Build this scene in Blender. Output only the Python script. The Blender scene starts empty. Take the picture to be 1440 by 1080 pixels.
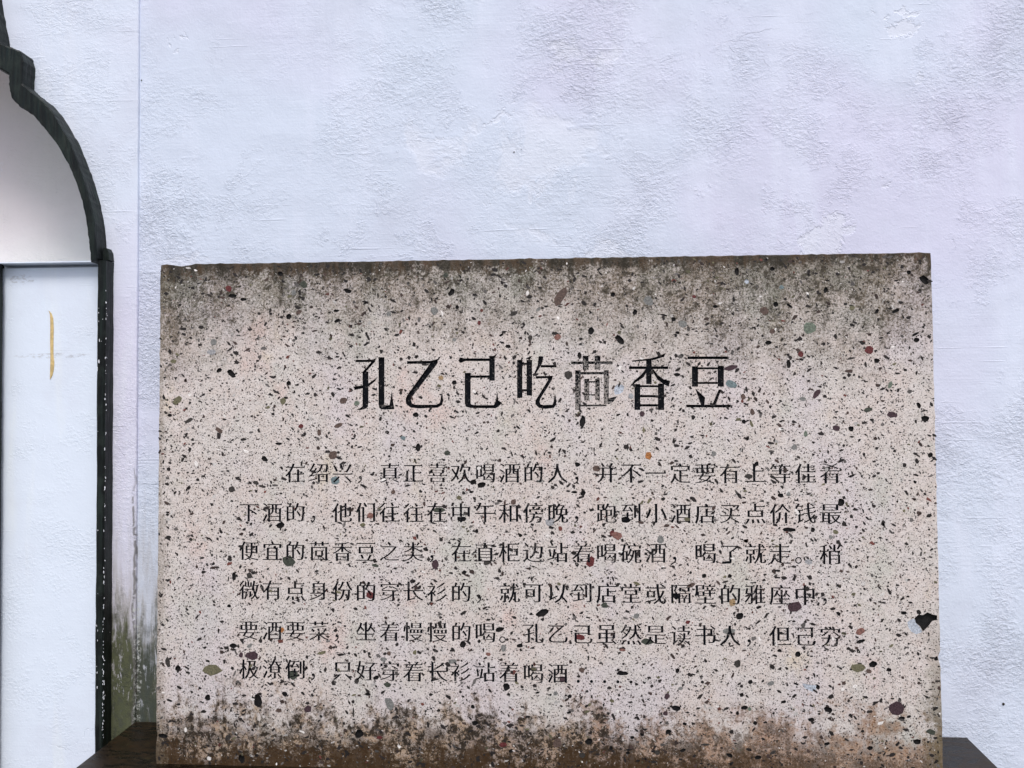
import bpy, bmesh, math, random
import numpy as np
from mathutils import Vector, Matrix
from mathutils.geometry import delaunay_2d_cdt, interpolate_bezier
from mathutils.bvhtree import BVHTree

S = bpy.context.scene
C = S.collection
rnd = random.Random(7)

# ------------------------------------------------------------------ camera
FPX = 1200.0                       # focal length in pixels of a 1440 wide picture
YAW = math.atan(0.0636)            # turned a little to the left of the wall's normal
PITCH = math.atan(28 / FPX)        # tipped a little upwards
ROLL = 0.0053
CAM = Vector((0.0, -1.65, 1.50))
fwd = Vector((-math.sin(YAW) * math.cos(PITCH), math.cos(YAW) * math.cos(PITCH), math.sin(PITCH)))
right = fwd.cross(Vector((0, 0, 1))).normalized()
up = right.cross(fwd).normalized()
r2 = right * math.cos(ROLL) - up * math.sin(ROLL)
u2 = up * math.cos(ROLL) + right * math.sin(ROLL)
cd = bpy.data.cameras.new('camera'); cam = bpy.data.objects.new('camera', cd); C.objects.link(cam)
cd.sensor_width = 36; cd.lens = 36 * FPX / 1440; cd.clip_start = 0.05; cd.clip_end = 400
R = Matrix((r2, u2, -fwd)).transposed()
cam.matrix_world = Matrix.Translation(CAM) @ R.to_4x4()
S.camera = cam

# ------------------------------------------------------------------ light
SUN_EL, SUN_AZ = math.radians(60), math.radians(10)      # azimuth measured from -Y towards +X
world = bpy.data.worlds.new('World'); S.world = world; world.use_nodes = True
wn = world.node_tree; bg = wn.nodes['Background']
sky = wn.nodes.new('ShaderNodeTexSky'); sky.sky_type = 'NISHITA'; sky.sun_disc = False
sky.sun_elevation = SUN_EL
sky.air_density = 1.0; sky.dust_density = 4.0; sky.ozone_density = 1.6
wn.links.new(sky.outputs[0], bg.inputs[0]); bg.inputs[1].default_value = 0.115
sd = bpy.data.lights.new('sun', 'SUN'); sun = bpy.data.objects.new('sun', sd); C.objects.link(sun)
sd.energy = 1.9; sd.angle = math.radians(20); sd.color = (1.0, 0.97, 0.95)
tosun = Vector((math.sin(SUN_AZ) * math.cos(SUN_EL), -math.cos(SUN_AZ) * math.cos(SUN_EL), math.sin(SUN_EL)))
sun.rotation_euler = tosun.to_track_quat('Z', 'Y').to_euler()
sun.location = (-1, -3, 6)
sky.sun_rotation = math.atan2(tosun.x, tosun.y)
S.view_settings.view_transform = 'Standard'; S.view_settings.look = 'None'
S.view_settings.gamma = 1; S.view_settings.use_curve_mapping = False
S.view_settings.exposure = 0.36

# ------------------------------------------------------------------ helpers
def ray(px, py):
    return R @ Vector(((px - 720) / FPX, -(py - 540) / FPX, -1))
def on_y(px, py, y):
    d = ray(px, py); return CAM + d * ((y - CAM.y) / d.y)
def on_z(px, py, z):
    d = ray(px, py); return CAM + d * ((z - CAM.z) / d.z)

def mesh(name, verts, faces, mat=None, parent=None, smooth=False):
    me = bpy.data.meshes.new(name); me.from_pydata([tuple(v) for v in verts], [], faces); me.update()
    if mat: me.materials.append(mat)
    if smooth:
        for p in me.polygons: p.use_smooth = True
    o = bpy.data.objects.new(name, me); C.objects.link(o)
    if parent: o.parent = parent
    return o
def tag(o, label=None, cat=None, group=None, kind=None):
    if label: o['label'] = label
    if cat: o['category'] = cat
    if group: o['group'] = group
    if kind: o['kind'] = kind
    return o
def empty(name, loc=(0, 0, 0)):
    o = bpy.data.objects.new(name, None); C.objects.link(o); o.location = loc
    o.empty_display_size = 0.1
    return o
def add_box(bm, x0, x1, y0, y1, z0, z1, bev=0.0):
    r = bmesh.ops.create_cube(bm, size=1)
    for v in r['verts']:
        v.co = Vector((x0 + (v.co.x + .5) * (x1 - x0), y0 + (v.co.y + .5) * (y1 - y0), z0 + (v.co.z + .5) * (z1 - z0)))
    if bev:
        es = list({e for v in r['verts'] for e in v.link_edges})
        bmesh.ops.bevel(bm, geom=es, offset=bev, segments=2, affect='EDGES', profile=0.6)
def from_bm(name, bm, mat, parent=None):
    bmesh.ops.recalc_face_normals(bm, faces=bm.faces)
    me = bpy.data.meshes.new(name); bm.to_mesh(me); bm.free(); me.materials.append(mat)
    o = bpy.data.objects.new(name, me); C.objects.link(o)
    if parent: o.parent = parent
    return o

class N:
    """tiny node-graph writer"""
    def __init__(s, name):
        s.m = bpy.data.materials.new(name); s.m.use_nodes = True
        s.t = s.m.node_tree; s.b = s.t.nodes['Principled BSDF']
        s.b.inputs['Specular IOR Level'].default_value = 0.25
    def put(s, sock, v):
        if v is None: return
        if isinstance(v, bpy.types.NodeSocket): s.t.links.new(v, sock)
        elif isinstance(v, (tuple, list)):
            n = len(sock.default_value)
            sock.default_value = tuple(v)[:n] if len(v) >= n else tuple(v) + (1.0,)
        else: sock.default_value = v
    def obj(s): return s.t.nodes.new('ShaderNodeTexCoord').outputs['Object']
    def pos(s): return s.t.nodes.new('ShaderNodeNewGeometry').outputs['Position']
    def map(s, v, sc=(1, 1, 1), loc=(0, 0, 0), rot=(0, 0, 0)):
        n = s.t.nodes.new('ShaderNodeMapping'); s.put(n.inputs[0], v)
        n.inputs['Scale'].default_value = sc; n.inputs['Location'].default_value = loc; n.inputs['Rotation'].default_value = rot
        return n.outputs[0]
    def noise(s, v, sc, det=4, rough=.55, dist=0, col=False):
        n = s.t.nodes.new('ShaderNodeTexNoise'); s.put(n.inputs['Vector'], v)
        n.inputs['Scale'].default_value = sc; n.inputs['Detail'].default_value = det
        n.inputs['Roughness'].default_value = rough; n.inputs['Distortion'].default_value = dist
        return n.outputs['Color' if col else 'Fac']
    def voro(s, v, sc, feat='F1', out='Distance', rand=1):
        n = s.t.nodes.new('ShaderNodeTexVoronoi'); n.feature = feat; s.put(n.inputs['Vector'], v)
        n.inputs['Scale'].default_value = sc; n.inputs['Randomness'].default_value = rand
        return n.outputs[out]
    def ramp(s, v, a, b, c=0.0, d=1.0, smooth=True):
        n = s.t.nodes.new('ShaderNodeMapRange'); n.interpolation_type = 'SMOOTHSTEP' if smooth else 'LINEAR'
        s.put(n.inputs[0], v)
        if a > b: a, b, c, d = b, a, d, c
        for i, x in enumerate((a, b, c, d)): n.inputs[i + 1].default_value = x
        return n.outputs[0]
    def math(s, op, a, b=0.0, c=None, clamp=False):
        n = s.t.nodes.new('ShaderNodeMath'); n.operation = op; n.use_clamp = clamp
        s.put(n.inputs[0], a); s.put(n.inputs[1], b)
        if c is not None: s.put(n.inputs[2], c)
        return n.outputs[0]
    def mul(s, *a):
        r = a[0]
        for x in a[1:]: r = s.math('MULTIPLY', r, x)
        return r
    def add(s, *a):
        r = a[0]
        for x in a[1:]: r = s.math('ADD', r, x)
        return r
    def mix(s, f, a, b, mode='MIX'):
        n = s.t.nodes.new('ShaderNodeMix'); n.data_type = 'RGBA'; n.blend_type = mode
        s.put(n.inputs[0], f); s.put(n.inputs[6], a); s.put(n.inputs[7], b)
        return n.outputs[2]
    def xyz(s, v):
        n = s.t.nodes.new('ShaderNodeSeparateXYZ'); s.put(n.inputs[0], v); return n.outputs
    def vadd(s, a, b, k=1.0):
        n = s.t.nodes.new('ShaderNodeVectorMath'); n.operation = 'SCALE'; s.put(n.inputs[0], b); n.inputs['Scale'].default_value = k
        m = s.t.nodes.new('ShaderNodeVectorMath'); m.operation = 'ADD'; s.put(m.inputs[0], a); s.put(m.inputs[1], n.outputs[0])
        return m.outputs[0]
    def spot(s, p, c, rx, rz, wob=None, k=.05):
        """1 inside a soft ellipse on a wall (x, z), 0 outside"""
        q = s.vadd(p, wob, k) if wob is not None else p
        X = s.xyz(q)
        a = s.math('DIVIDE', s.math('SUBTRACT', X[0], c[0]), rx); b = s.math('DIVIDE', s.math('SUBTRACT', X[2], c[1]), rz)
        d = s.add(s.mul(a, a), s.mul(b, b))
        return s.ramp(d, 1.15, .75)
    def bump(s, h, dist, strength=1.0, prev=None):
        n = s.t.nodes.new('ShaderNodeBump'); s.put(n.inputs['Height'], h)
        n.inputs['Distance'].default_value = dist; n.inputs['Strength'].default_value = strength
        if prev is not None: s.put(n.inputs['Normal'], prev)
        return n.outputs[0]
    def done(s, col, rough, nrm=None):
        s.put(s.b.inputs['Base Color'], col); s.put(s.b.inputs['Roughness'], rough)
        if nrm is not None: s.put(s.b.inputs['Normal'], nrm)
        return s.m

# key planes ---------------------------------------------------------------
Y_SLAB = 0.0
Y_MAIN = 0.230
Y_LEFT = 0.2225
Z_BASE = on_y(220, 1074, 0).z

# ------------------------------------------------------------------ materials
def plaster(name, tone, seed, patches=(), moss=True, relief=1.0, smudges=()):
    n = N(name); p = n.map(n.pos(), loc=(seed, seed * .37, -seed * .71)); w = n.pos()
    wob = n.noise(p, 9, 5, .6, 0, True)
    pw = n.vadd(p, wob, .05)
    big = n.noise(p, 1.3, 3, .5); mid = n.noise(p, 5.5, 6, .62, .6)
    base = n.mix(n.ramp(big, .38, .62), tuple(c * k for c, k in zip(tone, (.995, 1.03, 1.035))), tuple(c * k for c, k in zip(tone, (1.01, .962, 1.01))))
    # chalky vertical runs and paler rubbed places
    vs = n.noise(n.map(p, (7, 7, .9)), 1.6, 5, .6, .3)
    base = n.mix(n.ramp(vs, .50, .68, 0, .42), base, tuple(min(.92, c * 1.12) for c in tone))
    base = n.mix(n.ramp(n.noise(n.map(p, (1, 1, 1), (3, 1, 9)), 3.3, 6, .65), .50, .68, 0, .42), base, tuple(c * k for c, k in zip(tone, (.895, .895, .905))))
    spall = n.ramp(n.noise(n.map(p, (1, 1, .8), (8, 2, 1)), 4.2, 7, .66, .3), .645, .675)
    for (c, rx, rz) in patches:
        spall = n.math('MAXIMUM', spall, n.mul(n.spot(w, c, rx, rz, wob, .16), n.ramp(mid, .46, .56)))
    base = n.mix(n.mul(spall, .42), base, (.77, .80, .885))
    # fine dirt specks
    sp = n.voro(n.vadd(p, wob, .02), 42); spm = n.ramp(n.noise(p, 12, 2), .66, .72)
    base = n.mix(n.mul(n.ramp(sp, .07, .04), spm, .6), base, (.33, .31, .29))
    for (c, rx, rz) in smudges:
        base = n.mix(n.mul(n.spot(w, c, rx, rz, wob, .012), n.ramp(n.noise(n.map(p, (1, 1, 2.5)), 55, 5, .7), .46, .62), .42), base, (.30, .29, .29))
    if moss:
        X = n.xyz(w); cx = on_y(192, 900, Y_MAIN).x
        lo = on_y(192, 1015, Y_MAIN).z
        st = n.noise(n.map(w, (22, 22, 2.4)), 1.5, 6, .65, .5)
        st2 = n.noise(n.map(w, (60, 60, 9)), 1.0, 5, .7, .3)
        xin = n.ramp(n.math('ABSOLUTE', n.math('SUBTRACT', X[0], cx - .002)), .17, .07)
        h = n.math('SUBTRACT', X[2], lo)
        hh = n.add(h, n.mul(n.math('SUBTRACT', st, .5), -.42), n.mul(n.math('SUBTRACT', st2, .5), -.10))
        dirt = n.mul(n.ramp(hh, .54, .16), xin)
        base = n.mix(n.mul(dirt, n.ramp(st2, .3, .7, .35, .9)), base, (.36, .335, .31))
        gr = n.mul(n.ramp(n.add(hh, n.mul(n.math('SUBTRACT', n.noise(w, 38, 6, .7), .5), -.16)), .28, .15), xin)
        bare = n.ramp(n.noise(n.map(w, (30, 30, 8)), 1.7, 6, .7, .8), .60, .66)
        gr = n.mul(gr, n.math('SUBTRACT', 1.0, n.mul(n.math('MAXIMUM', bare, n.ramp(n.noise(n.map(w, (90, 90, 20)), 1.0, 6, .75, .5), .56, .62)), n.ramp(h, -.02, .10), .8)))
        gcol = n.mix(n.ramp(n.math('SUBTRACT', X[0], cx), -.012, .006), (.048, .058, .010), (.026, .036, .018))
        gcol = n.mix(n.ramp(st2, .4, .68, 0, .5), gcol, (.11, .12, .07)); gcol = n.mix(n.ramp(n.noise(w, 75, 5, .7), .52, .40, 0, .6), gcol, (.028, .034, .014))
        base = n.mix(n.mul(gr, .93), base, gcol)
        lx = n.add(n.math('SUBTRACT', X[0], cx - .004), n.mul(n.math('SUBTRACT', n.noise(n.map(w, (1, 1, 1)), 11, 6, .6), .5), .030))
        seam = n.mul(n.ramp(n.math('ABSOLUTE', lx), .0042, .0012), n.ramp(n.add(h, n.mul(n.math('SUBTRACT', st2, .5), .5)), .62, .50), n.ramp(n.noise(w, 60, 4), .36, .48))
        base = n.mix(n.mul(seam, .75), base, (.13, .125, .115))
        crumb = n.mul(n.ramp(n.math('ABSOLUTE', n.math('SUBTRACT', lx, .006)), .008, .003), n.ramp(n.noise(w, 150, 4, .7), .50, .58), n.ramp(h, .34, .26))
        base = n.mix(n.mul(crumb, .8), base, (.52, .54, .52))
    # relief: trowel grain, rough islands, wrinkles, brush lines, fine cracks
    isl = n.mul(n.ramp(n.noise(n.map(p, loc=(2, 5, 3)), 3.6, 6, .70, .3), .40, .66), n.ramp(n.noise(n.map(p, loc=(5, 5, 1)), 1.9, 3), .38, .62, .25, 1))
    isl2 = n.ramp(n.noise(n.map(p, loc=(6, 1, 3)), 5.2, 6, .7, .2), .52, .60)
    lump = n.ramp(n.noise(n.map(p, (1, 1, 1.5), rot=(0, .5, 0)), 115, 5, .66), .36, .70)
    grit = n.noise(p, 210, 4, .65)
    ridn = n.math('ABSOLUTE', n.math('SUBTRACT', n.noise(n.map(p, (1, 1, 1.7), (4, 4, 4)), 21, 4, .5, .5), .5))
    rid = n.mul(n.ramp(ridn, .0, .014, 1, 0), isl2)
    brush = n.noise(n.map(p, (6, 6, 230), rot=(0, .05, 0)), 1.0, 4, .6, .1)
    brm = n.ramp(n.noise(n.map(p, loc=(9, 9, 1)), 2.6, 3), .42, .6)
    vor = n.voro(n.vadd(n.map(p, (1, 1, 2.2), rot=(0, .35, 0)), wob, .16), 3.1, 'DISTANCE_TO_EDGE')
    crk = n.mul(n.ramp(vor, .0, .0045, 1, 0), n.ramp(n.noise(n.map(p, loc=(1, 7, 7)), 4.7, 4), .60, .64))
    scr = n.noise(n.map(p, (3, 3, 130), rot=(0, -.62, 0)), 1.0, 2, .5)
    scm = n.mul(n.ramp(scr, .66, .70), n.ramp(n.noise(n.map(p, loc=(3, 3, 8)), 5, 3), .54, .60))
    h = n.add(n.mul(n.noise(n.map(p, loc=(7, 7, 7)), 20, 4, .55), .35), n.mul(lump, n.math('MAXIMUM', isl, n.mul(isl2, .4)), .42), n.mul(grit, n.ramp(isl, 0, 1, .10, .24)), n.mul(rid, .08), n.mul(brush, brm, .09), n.mul(n.ramp(n.noise(p, 48, 4, .6), .56, .70), isl, .16),
              n.mul(n.noise(p, 5.5, 2, .5), 1.4), n.mul(crk, -.18), n.mul(scm, .12), n.mul(spall, -.20))
    base = n.mix(n.mul(crk, .06), base, (.42, .42, .46))
    nrm = n.bump(h, .0046 * relief, 1.0)
    return n.done(base, .82, nrm)

def stone(W, H):
    n = N('conglomerate_stone'); o = n.obj(); X = n.xyz(o); u, v = X[0], X[2]
    g1 = n.noise(o, 9, 5, .6); g2 = n.noise(o, 46, 4, .6); g3 = n.noise(o, 330, 3, .7)
    col = n.mix(n.ramp(g1, .38, .62), (.640, .560, .515), (.620, .575, .535))
    col = n.mix(n.ramp(g2, .40, .66, 0, .6), col, (.75, .69, .66))
    # broad tints: rose, greenish, yellow, lilac
    def tint(col, loc, sc, a, b, amt, c):
        return n.mix(n.ramp(n.noise(n.map(o, (1, 1, .7), loc), sc, 4, .6), a, b, 0, amt), col, c)
    col = tint(col, (3, 0, 5), 7, .58, .72, .42, (.68, .44, .38))
    col = tint(col, (8, 0, 2), 6, .54, .68, .45, (.50, .53, .45))
    col = tint(col, (5, 0, 9), 11, .60, .74, .40, (.66, .55, .36))
    col = tint(col, (1, 0, 1), 5, .50, .66, .45, (.64, .58, .63))
    # tiny grains
    vc = n.voro(o, 420, 'F1', 'Color'); vd = n.voro(o, 420)
    gx = n.xyz(vc)
    col = n.mix(n.mul(n.ramp(gx[0], .74, .80), n.ramp(vd, .55, .35), .75), col, (.10, .075, .065))
    col = n.mix(n.mul(n.ramp(gx[1], .84, .90), n.ramp(vd, .55, .35), .6), col, (.78, .74, .70))
    col = n.mix(n.ramp(g3, .36, .5, .42, 0), col, (.16, .125, .11))
    ve = n.voro(n.vadd(o, n.noise(o, 120, 3, .5, 0, True), .006), 210); vf = n.xyz(n.voro(n.vadd(o, n.noise(o, 120, 3, .5, 0, True), .006), 210, 'F1', 'Color'))
    col = n.mix(n.mul(n.ramp(vf[0], .72, .78), n.ramp(ve, .34, .26), .9), col, (.035, .028, .026))
    col = n.mix(n.mul(n.ramp(vf[1], .86, .88), n.ramp(ve, .40, .30), .6), col, (.30, .27, .25))
    # weather stain under the top edge
    top = n.math('SUBTRACT', H, v)
    strk = n.noise(n.map(o, (26, 1, 4.5)), 1.0, 6, .65, .4); blot = n.noise(o, 17, 6, .68, .3); fine = n.noise(o, 120, 4, .7)
    dir_ = n.add(n.ramp(blot, .30, .72, -.075, .075, False), n.ramp(strk, .3, .7, -.045, .045, False), n.ramp(fine, .3, .7, -.05, .05, False))
    # deeper stain near the left corner and right of the middle
    du = n.add(n.mul(n.ramp(u, .22, .0), .065), n.mul(n.ramp(n.math('ABSOLUTE', n.math('SUBTRACT', u, W * .80)), .42, .08), .055))
    t = n.math('SUBTRACT', n.add(top, dir_), du)
    grain = n.ramp(n.noise(o, 240, 4, .75), .34, .62)
    wk = n.ramp(t, .22, .01, 0, .92)                                   # faint veil
    m1 = n.math('MAXIMUM', n.mul(wk, n.ramp(grain, 0, 1, .95, .35)), n.mul(n.ramp(t, .10, .0), n.ramp(grain, 0, 1, .92, .55)))
    gcol = n.mix(n.ramp(n.noise(n.map(o, loc=(4, 0, 4)), 8, 3), .42, .6), (.092, .066, .030), (.070, .070, .038))
    col = n.mix(m1, col, gcol)
    dk = n.mul(n.ramp(n.noise(o, 58, 6, .78, .3), .48, .58), n.ramp(t, .14, .0))
    col = n.mix(n.mul(dk, .88), col, (.040, .032, .020))
    m2 = n.ramp(n.add(top, n.mul(dir_, .22)), .030, .006)
    rust = n.mix(n.ramp(n.noise(n.map(o, (1, 1, .3)), 60, 4, .6), .42, .6), (.020, .016, .009), (.060, .036, .018))
    col = n.mix(n.mul(m2, .86), col, rust)
    # damp grime rising from the foot
    bo = n.add(v, n.mul(dir_, -.80), n.ramp(n.noise(o, 9, 3, .6), .35, .65, -.022, .022)); rightish = n.ramp(n.add(u, n.mul(dir_, 3.0)), W * .50, W * .70)
    m3 = n.mul(n.ramp(bo, .140, .060), n.ramp(grain, 0, 1, 1.0, .68))
    tan = n.mix(n.ramp(n.noise(o, 30, 5, .7), .40, .62), (.15, .072, .024), (.34, .175, .075))
    col = n.mix(n.mul(m3, .86), col, n.mix(rightish, n.mix(n.ramp(n.noise(o, 24, 4, .7), .42, .6), (.085, .048, .016), (.33, .205, .095)), tan))
    spots = n.mul(n.ramp(n.noise(o, 62, 6, .80, .35), .465, .54), n.ramp(bo, .125, .070), n.ramp(u, W * .98, W * .55, .22, 1))
    col = n.mix(n.mul(spots, .94), col, (.018, .012, .006))
    m4 = n.ramp(n.add(v, n.mul(dir_, .60)), .062, .012)
    col = n.mix(n.mul(m4, n.ramp(u, W * .98, W * .60, .55, .93)), col, (.050, .026, .009))
    wsp = n.mul(n.ramp(n.noise(o, 190, 3, .6), .66, .70), n.ramp(bo, .13, .07))
    col = n.mix(n.mul(wsp, .75), col, (.66, .60, .52))
    # stained side edges
    m5 = n.mul(n.ramp(n.math('SUBTRACT', W, n.add(u, n.mul(dir_, .30))), .045, .004), n.ramp(v, .40, .05))
    col = n.mix(n.mul(m5, .7), col, (.11, .092, .045))
    m6 = n.mul(n.ramp(n.add(u, n.mul(dir_, .2)), .020, .002), n.ramp(grain, 0, 1, .8, .3))
    col = n.mix(n.mul(m6, .8), col, (.16, .13, .09))
    nrm = n.bump(n.add(n.mul(g3, .6), n.mul(n.noise(o, 150, 4, .7), .8), n.mul(g2, .5)), .0012, .8)
    return n.done(col, .68, nrm)

def flat(name, col, rough=.6, var=.25, sc=60, bd=.0006):
    n = N(name); o = n.obj()
    k = n.noise(o, sc, 4, .65)
    c = n.mix(n.ramp(k, .3, .7), tuple(x * (1 - var) for x in col), tuple(x * (1 + var) for x in col))
    return n.done(c, rough, n.bump(n.noise(o, sc * 3, 3, .6), bd))

def engraving(name, worn):
    n = N(name); o = n.obj()
    k = n.noise(o, 210, 4, .72, .4); k2 = n.noise(o, 22, 3, .6)
    w = n.ramp(n.add(k, n.mul(k2, .35)), *((.76, .82) if worn < .5 else (.655, .685)))
    n.b.inputs['Specular IOR Level'].default_value = .10
    c = n.mix(n.mul(w, .25 + .7 * worn), (.0035, .0045, .007), (.36, .33, .31))
    return n.done(c, .6, n.bump(k, .0007))

def black_paint():
    n = N('black_trim_paint'); o = n.pos()
    st = n.noise(n.map(o, (90, 90, 6)), 1.0, 5, .65, .3); k = n.noise(o, 30, 5, .6)
    c = n.mix(n.ramp(st, .38, .70), (.003, .0045, .0045), (.013, .021, .018))
    c = n.mix(n.ramp(k, .50, .70, 0, .5), c, (.024, .035, .029))
    sp = n.voro(n.vadd(o, n.noise(o, 40, 3, .5, 0, True), .02), 70)
    c = n.mix(n.mul(n.ramp(sp, .10, .05), n.ramp(n.noise(o, 14, 2), .60, .66)), c, (.62, .64, .66))
    return n.done(c, n.ramp(k, .3, .7, .42, .6), n.bump(n.add(st, n.mul(k, .7)), .0022, .9))

def base_stone():
    n = N('dark_polished_granite'); o = n.pos()
    a = n.noise(n.map(o, (5, 14, 5), rot=(0, 0, .5)), 3, 7, .68, 1.2); b = n.noise(o, 60, 5, .65)
    c = n.mix(n.ramp(a, .38, .66), (.004, .003, .0018), (.022, .013, .006))
    c = n.mix(n.ramp(b, .56, .72, 0, .5), c, (.042, .034, .016))
    n.b.inputs['Specular IOR Level'].default_value = .16
    return n.done(c, n.ramp(a, .35, .7, .24, .42), n.bump(n.add(a, n.mul(b, .25)), .0010, .5))

def paving():
    n = N('grey_paving'); o = n.pos()
    k = n.noise(o, 7, 6, .65); j = n.voro(o, 1.6, 'DISTANCE_TO_EDGE', rand=.3)
    c = n.mix(n.ramp(k, .35, .68), (.16, .155, .15), (.27, .265, .255))
    c = n.mix(n.ramp(j, .012, .004), c, (.06, .06, .055))
    return n.done(c, .85, n.bump(n.add(k, n.mul(n.ramp(j, 0, .015), .5)), .006))

def fleck_mat():
    n = N('stone_grains'); a = n.t.nodes.new('ShaderNodeAttribute'); a.attribute_name = 'grain'; o = n.obj()
    k = n.noise(o, 400, 2)
    return n.done(n.mix(n.ramp(k, .3, .7, 0, .35), a.outputs['Color'], (.05, .045, .04)), .6)

def P2(px, py, y): q = on_y(px, py, y); return (q.x, q.z)
M_MAIN = plaster('whitewashed_plaster', (.655, .700, .815), 0.0,
                 [(P2(668, 125, Y_MAIN), .075, .10), (P2(915, 330, Y_MAIN), .12, .055), (P2(820, 190, Y_MAIN), .14, .16),
                  (P2(300, 335, Y_MAIN), .07, .03), (P2(850, 20, Y_MAIN), .1, .05)])
M_LEFT = plaster('repainted_plaster', (.705, .745, .855), 4.3, relief=.75)
M_PANEL = plaster('smooth_white_plaster', (.755, .810, .915), 9.1, moss=False, relief=.5, smudges=[(P2(72, 496, Y_LEFT), .09, .006), (P2(30, 388, Y_LEFT), .03, .012)])
M_TYMP = plaster('weathered_recess_plaster', (.73, .71, .68), 6.2, moss=False, relief=.6, smudges=[(P2(24, 240, Y_LEFT), .014, .006), (P2(62, 355, Y_LEFT), .02, .004)])
M_BLACK = black_paint(); M_BASE = base_stone(); M_PAVE = paving()
M_INK = engraving('black_engraving_paint', .15); M_INK_W = engraving('worn_black_engraving_paint', .8)
M_YEL = flat('dried_yellow_paint', (.62, .47, .22), .6, .18, 120)
M_CHIP = flat('bare_white_chips', (.66, .68, .72), .8)
M_DARKWOOD = flat('dark_door_paint', (.03, .024, .02), .5)

# ------------------------------------------------------------------ ground
g = mesh('ground', [(-150, -250, 0), (150, -250, 0), (150, 60, 0), (-150, 60, 0)], [(0, 1, 2, 3)], M_PAVE); tag(g, kind='structure')

# ------------------------------------------------------------------ main wall
XS = on_y(190, 540, Y_LEFT).x                      # where the repainted section stops
bm = bmesh.new(); add_box(bm, XS - .02, 6.5, Y_MAIN, Y_MAIN + .30, 0, 4.2)
w = from_bm('plaster_wall', bm, M_MAIN)
tag(w, kind='thing'); tag(w, 'tall rough whitewashed plaster wall standing behind the stone tablet', 'wall')
# small dark nail holes
def disc(name, c, r, y, mat, parent, n=7):
    vs = [(c[0] + r * math.cos(k * math.tau / n) * rnd.uniform(.7, 1.2), y, c[1] + r * math.sin(k * math.tau / n) * rnd.uniform(.7, 1.2)) for k in range(n)]
    vs += [(x, y + .004, z) for (x, _, z) in vs]
    fs = [tuple(range(n))] + [(k, n + k, n + (k + 1) % n, (k + 1) % n) for k in range(n)]
    return mesh(name, vs, fs, mat, parent)
for (px, py, r) in ((199, 113, .0018), (723, 214, .0016), (733, 210, .0008), (1411, 990, .0028)):
    disc('nail_head', P2(px, py, Y_MAIN), r, Y_MAIN - .001, M_DARKWOOD, w)

# ------------------------------------------------------------------ left wall section with the arched moulding
AXIS = -150                                         # picture column about which the gateway is mirrored
gate = empty('gateway_wall', (XS - .9, Y_LEFT, 0))
tag(gate, kind='thing'); tag(gate, 'white gateway wall at the left with black arched moulding and pale jamb panel', 'wall')
def L(q): return tuple(Vector(q) - gate.location)
Y_AF = Y_LEFT - .046                                # front of the arch moulding
Y_TY = Y_LEFT + .16                                 # back of the arched recess
inner_px = [(-150, 30), (-110, 38), (-70, 58), (-38, 76), (-16, 88), (-8, 92), (-3, 95), (3, 98), (13, 104), (12, 120), (15, 137), (26, 149), (45, 161), (60, 178), (80, 203), (97, 233), (108, 259), (116, 285), (121, 308), (124, 332), (126, 350), (127, 368)]
outer_px = [(-150, -142), (-100, -132), (-52, -104), (-16, -62), (1, -10), (8, 30), (15, 68), (19, 73), (34, 78), (46, 83), (50, 97), (48, 127), (60, 138), (75, 149), (89, 165), (101, 185), (113, 205), (123, 229), (133, 258), (142, 290), (148, 320), (151.5, 368)]
mid_px = []                                         # front arris of the moulding
def outer_local():
    return [on_y(px, py, Y_LEFT) for (px, py) in outer_px]
inn = [on_y(px, py, Y_AF) for (px, py) in inner_px]
out = outer_local()
def dense(pts, m):
    """resample a polyline to m points by arc length, lightly rounded"""
    P = [Vector(p) for p in pts]; d = [0]
    for a, b in zip(P, P[1:]): d.append(d[-1] + (b - a).length)
    res = []; j = 0
    for k in range(m):
        t = d[-1] * k / (m - 1)
        while j < len(d) - 2 and d[j + 1] < t: j += 1
        f = (t - d[j]) / max(1e-9, d[j + 1] - d[j]); res.append(P[j].lerp(P[j + 1], min(1, max(0, f))))
    return res
# match inner and outer station by station so that kinks stay together
def paired(a, b, per=5):
    A, B = [], []
    for i in range(len(a) - 1):
        for k in range(per):
            A.append(a[i].lerp(a[i + 1], k / per)); B.append(b[i].lerp(b[i + 1], k / per))
    A.append(a[-1]); B.append(b[-1]); return A, B
A_, B_ = paired(inn, out)
axis_x = on_y(AXIS, 0, Y_LEFT).x
def moulding(name, A, B, yf, yb, parent, jit=.0008, cap=True):
    vs, fs = [], []
    bevel = .0035
    for i, (a, b) in enumerate(zip(A, B)):
        dx, dz = b.x - a.x, b.z - a.z; l = math.hypot(dx, dz); ex, ez = dx / l, dz / l
        j = lambda: rnd.uniform(-jit, jit)
        for (t, y) in ((0, yb + .10), (0, yf + bevel), (bevel, yf), (l - bevel, yf), (l, yf + bevel), (l, yb)):
            vs.append(L((a.x + ex * t + j(), y + j() * .6, a.z + ez * t + j())))
    for i in range(len(A) - 1):
        for k in range(5):
            p = i * 6 + k; fs.append((p, p + 1, p + 7, p + 6))
    n = len(A) - 1
    if cap: fs += [tuple(range(n * 6, n * 6 + 6))]
    return mesh(name, vs, fs, M_BLACK, parent)
# outer edge lies where the moulding front meets its outer side (same x,z), seen from the camera the side fills the rest
Bf = [Vector((b.x, Y_AF, b.z)) for b in B_]
for side in (1, -1):
    if side == 1: AA, BB = A_, Bf
    else:
        AA = [Vector((2 * axis_x - a.x, a.y, a.z)) for a in A_]; BB = [Vector((2 * axis_x - b.x, b.y, b.z)) for b in Bf]
    moulding('arch_moulding', AA, BB, Y_AF, Y_LEFT, gate)

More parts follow.
